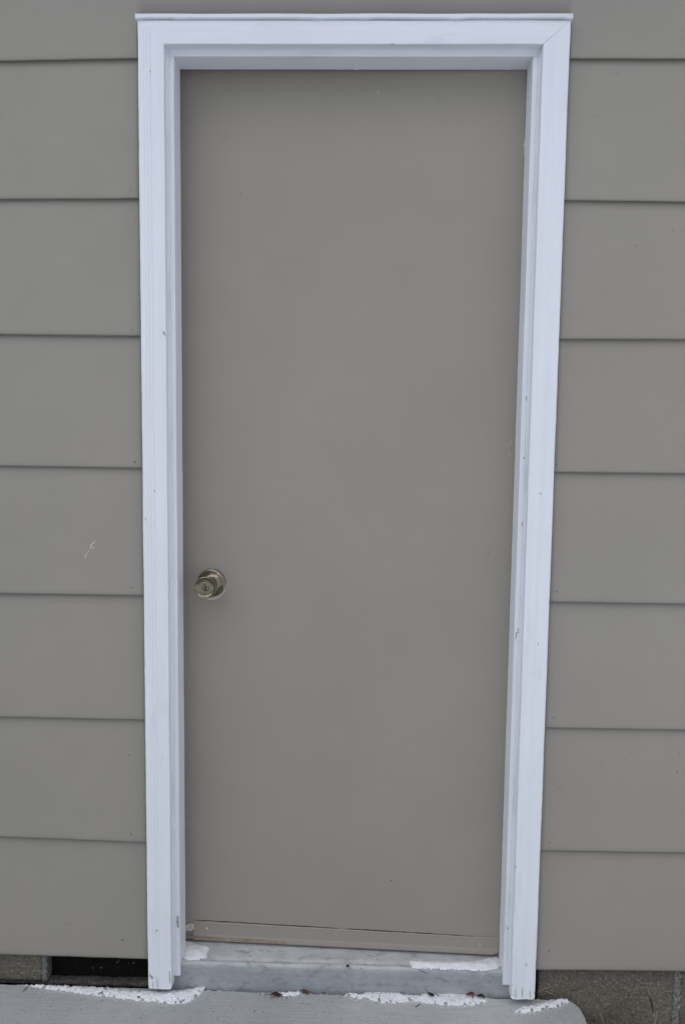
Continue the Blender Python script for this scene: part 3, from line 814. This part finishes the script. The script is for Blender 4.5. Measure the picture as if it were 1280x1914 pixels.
leaf(898, 1868, .017, .009, -.2, 1.0, .3, M_LEAFD, 'blackened flat leaf close to the casing foot', lift=.007, stem=False, seed=5)
leaf(650, 1808, .010, .007, .4, 1.2, .3, plain('moss_green', (.055, .055, .03), .9), 'tiny dark mossy tuft on the sill edge', zp=.0885, lift=.002, stem=False, seed=6)

def stalk(pix, rad, mat, label, y, head=None):
    pts = [at_y(px, py, y+dy) for px, py, dy in pix]; b = pts[-1].copy()
    down = Vector((b.x+.012, b.y-.01, -.13)); pts = pts+[down]; base = down
    bm = bmesh.new(); n = len(pts); tube(bm, [p-base for p in pts], [.75*rad*(.45+.6*k/(n-1)) for k in range(n)], 6)
    o = from_bm('dry_stalk', bm, mat, None, True); o.location = base
    tag(o, label, 'plant', 'dry stalks by the foundation')
    if head:
        hp = [at_y(px, py, y-.001+dy)-base for px, py, dy in head]; bm = bmesh.new()
        tube(bm, hp, [.0006]+[.0019, .0022, .0020][:len(hp)-2]+[.0006], 7)
        from_bm('seed_head', bm, M_SEED, o, True)
    return o
stalk([(1207, 1840, 0), (1211, 1852, -.004), (1215, 1868, -.008), (1220, 1890, -.012), (1222, 1914, -.016)], .0014, M_STRAW, 'dry stalk with a dark seed husk in front of the foundation', -.004,
      [(1212, 1858, -.005), (1215, 1868, -.008), (1218, 1880, -.01), (1220, 1892, -.012)])
stalk([(1227, 1889, 0), (1225.5, 1900, -.003), (1223, 1914, -.006)], .0019, M_STRAW, 'short pale broken straw close to the dark seed husk', -.022)
stalk([(1121, 1893, 0), (1124, 1902, -.003), (1128, 1914, -.006)], .0013, M_STRAW, 'thin bent straw near the rounded end of the stoop', -.010)
def straw(p0, p1, y, r_, label):
    a, b = at_y(*p0, y), at_y(*p1, y-.006); c = (a+b)/2; mid = c+Vector((0, 0, .003))
    bm = bmesh.new(); tube(bm, [a-c, mid-c, b-c], [r_*.4, r_*.75, r_*.35], 6)
    o = from_bm('dry_straw', bm, M_STRAW, None, True); o.location = c; tag(o, label, 'straw', 'straw bits by the casing foot'); return o
straw((1001, 1857), (1029, 1845), .004, .0010, 'bent piece of straw lying by the white casing foot')
straw((1027, 1818), (1034, 1837), .004, .0009, 'upright wisp of straw hanging under the siding by the casing')

def crumbs(name, label, spots, seed):
    rr = random.Random(seed); bm = bmesh.new()
    for (px0, py0, px1, py1, zp, n, s0, s1) in spots:
        for k in range(n):
            p = at_z(rr.uniform(px0, px1), rr.uniform(py0, py1), zp); s = rr.uniform(s0, s1)*(rr.random()**1.2*.8+.4)
            mtx = Matrix.Translation((p.x, p.y, zp+s*.35)) @ Matrix.Rotation(rr.uniform(0, 6), 4, 'Z') @ Matrix.Rotation(rr.uniform(-.5, .5), 4, 'X') @ Matrix.Diagonal((rr.uniform(.7, 2.2), rr.uniform(.6, 1.1), rr.uniform(.4, .8), 1))
            bmesh.ops.create_icosphere(bm, subdivisions=1, radius=s, matrix=mtx)
    for v in bm.verts: v.co += Vector((noise.noise(v.co*900), noise.noise(v.co*900+Vector((9, 0, 0))), 0))*.0006
    return tag(from_bm(name, bm, M_DEBRIS), label, 'debris', None, 'stuff')
crumbs('debris', 'dark soil crumbs and plant bits scattered along the step', [
    (390, 1852, 950, 1860, ZSL-.004, 60, .0006, .0018), (480, 1856, 545, 1872, ZSL, 26, .0005, .0016), (560, 1852, 640, 1860, ZSL, 22, .0005, .0014),
    (690, 1856, 920, 1878, ZSL+.004, 26, .0005, .0013), (610, 1802, 690, 1810, .0885, 12, .0005, .0016), (690, 1770, 760, 1800, .0895, 5, .0006, .0020),
    (400, 1765, 900, 1800, .0895, 26, .0004, .0010), (0, 1850, 1060, 1912, ZSL, 60, .0004, .0010), (930, 1865, 960, 1872, ZSL-.002, 16, .0006, .002),
    (60, 1842, 360, 1874, ZSL+.006, 40, .0004, .0010), (1000, 1852, 1045, 1866, .004, 34, .0010, .0032), (1095, 1896, 1130, 1914, -.03, 14, .0010, .003)], 3)
def twig(p0, p1, zp, r_, label):
    a, b = at_z(*p0, zp), at_z(*p1, zp); c = (a+b)/2; bm = bmesh.new()
    tube(bm, [a-c, Vector((.0008, .0005, .0012)), b-c], [r_*.6, r_, r_*.6], 5)
    o = from_bm('twig', bm, M_SEED, None, True); o.location = c+Vector((0, 0, r_+.0003)); return tag(o, label, 'twig', 'tiny twigs on the step')
twig((44, 1854), (54, 1843), ZSL, .0009, 'tiny dark twig at the thin end of the long snow ridge')
twig((776, 1884), (785, 1877), ZSL, .0008, 'tiny dark twig below the crumbly snow on the stoop')
twig((782, 1815), (799, 1821), .0885, .0008, 'tiny twig lying along the front edge of the sill')

rr = random.Random(21); gvs, gfs = [], []
for P2, zp, _n in SNOWP:                                            # frosty fringe: fine grains thinning out from each patch
    per = sum(math.hypot(b[0]-a[0], b[1]-a[1]) for a, b in zip(P2, P2[1:]+P2[:1]))
    for a, b in zip(P2, P2[1:]+P2[:1]):
        L_ = math.hypot(b[0]-a[0], b[1]-a[1]); cnt = L_*(2600 if zp < .05 else 600)
        for k in range(int(cnt)+(1 if rr.random() < cnt % 1 else 0)):
            t = rr.random(); x = a[0]+(b[0]-a[0])*t+rr.gauss(0, .006); y = a[1]+(b[1]-a[1])*t-abs(rr.gauss(0, .0055))+.002
            q = rr.uniform(.0003, .0009)*(.5+rr.random()**3)
            if zp < .05: y = min(y, Y_SLAB-.002)
            elif y < .004: continue
            sx = q*rr.uniform(.8, 1.8); o8 = len(gvs); z_ = zp+q*.3
            gvs += [(x+sx, y, z_), (x-sx*.9, y+q*.2, z_), (x+q*.2, y+q*1.2, z_), (x, y-q*1.1, z_), (x, y, z_+q*.7), (x, y, z_-q*.6)]
            gfs += [(o8+a_, o8+b_, o8+c_) for a_, b_, c_ in ((0, 2, 4), (2, 1, 4), (1, 3, 4), (3, 0, 4), (2, 0, 5), (1, 2, 5), (3, 1, 5), (0, 3, 5))]
tag(obj('snow_grains', gvs, gfs, M_SNOW), 'loose grains of old snow scattered on the stoop by the step', 'snow', None, 'stuff')
on_core = lambda px, py: at_y(px, py, YF+.0275)
for px, py, q in ((174, 1809, 1.5), (190, 1808.5, 2.2), (172, 1825, 1.4), (98, 1812, 1.0), (224, 1795, 1.5), (220, 1798, 2.2), (241, 1801, 1.4), (250, 1799.5, 2.4)):
    flake('mortar_fleck', streak((px-q*.8, py-q*.4), (px+q*.8, py+q*.5), q, 4, int(px*7)), M_MORTAR, foundation, on_core, .0008)

for a, b, l in (((1004, 1850), (1040, 1862), 'pale straw lying behind the rounded end of the stoop'), ((1012, 1840), (1006, 1862), 'short straw leaning against the side of the casing foot')):
    straw(a, b, -.004, .0009, l)
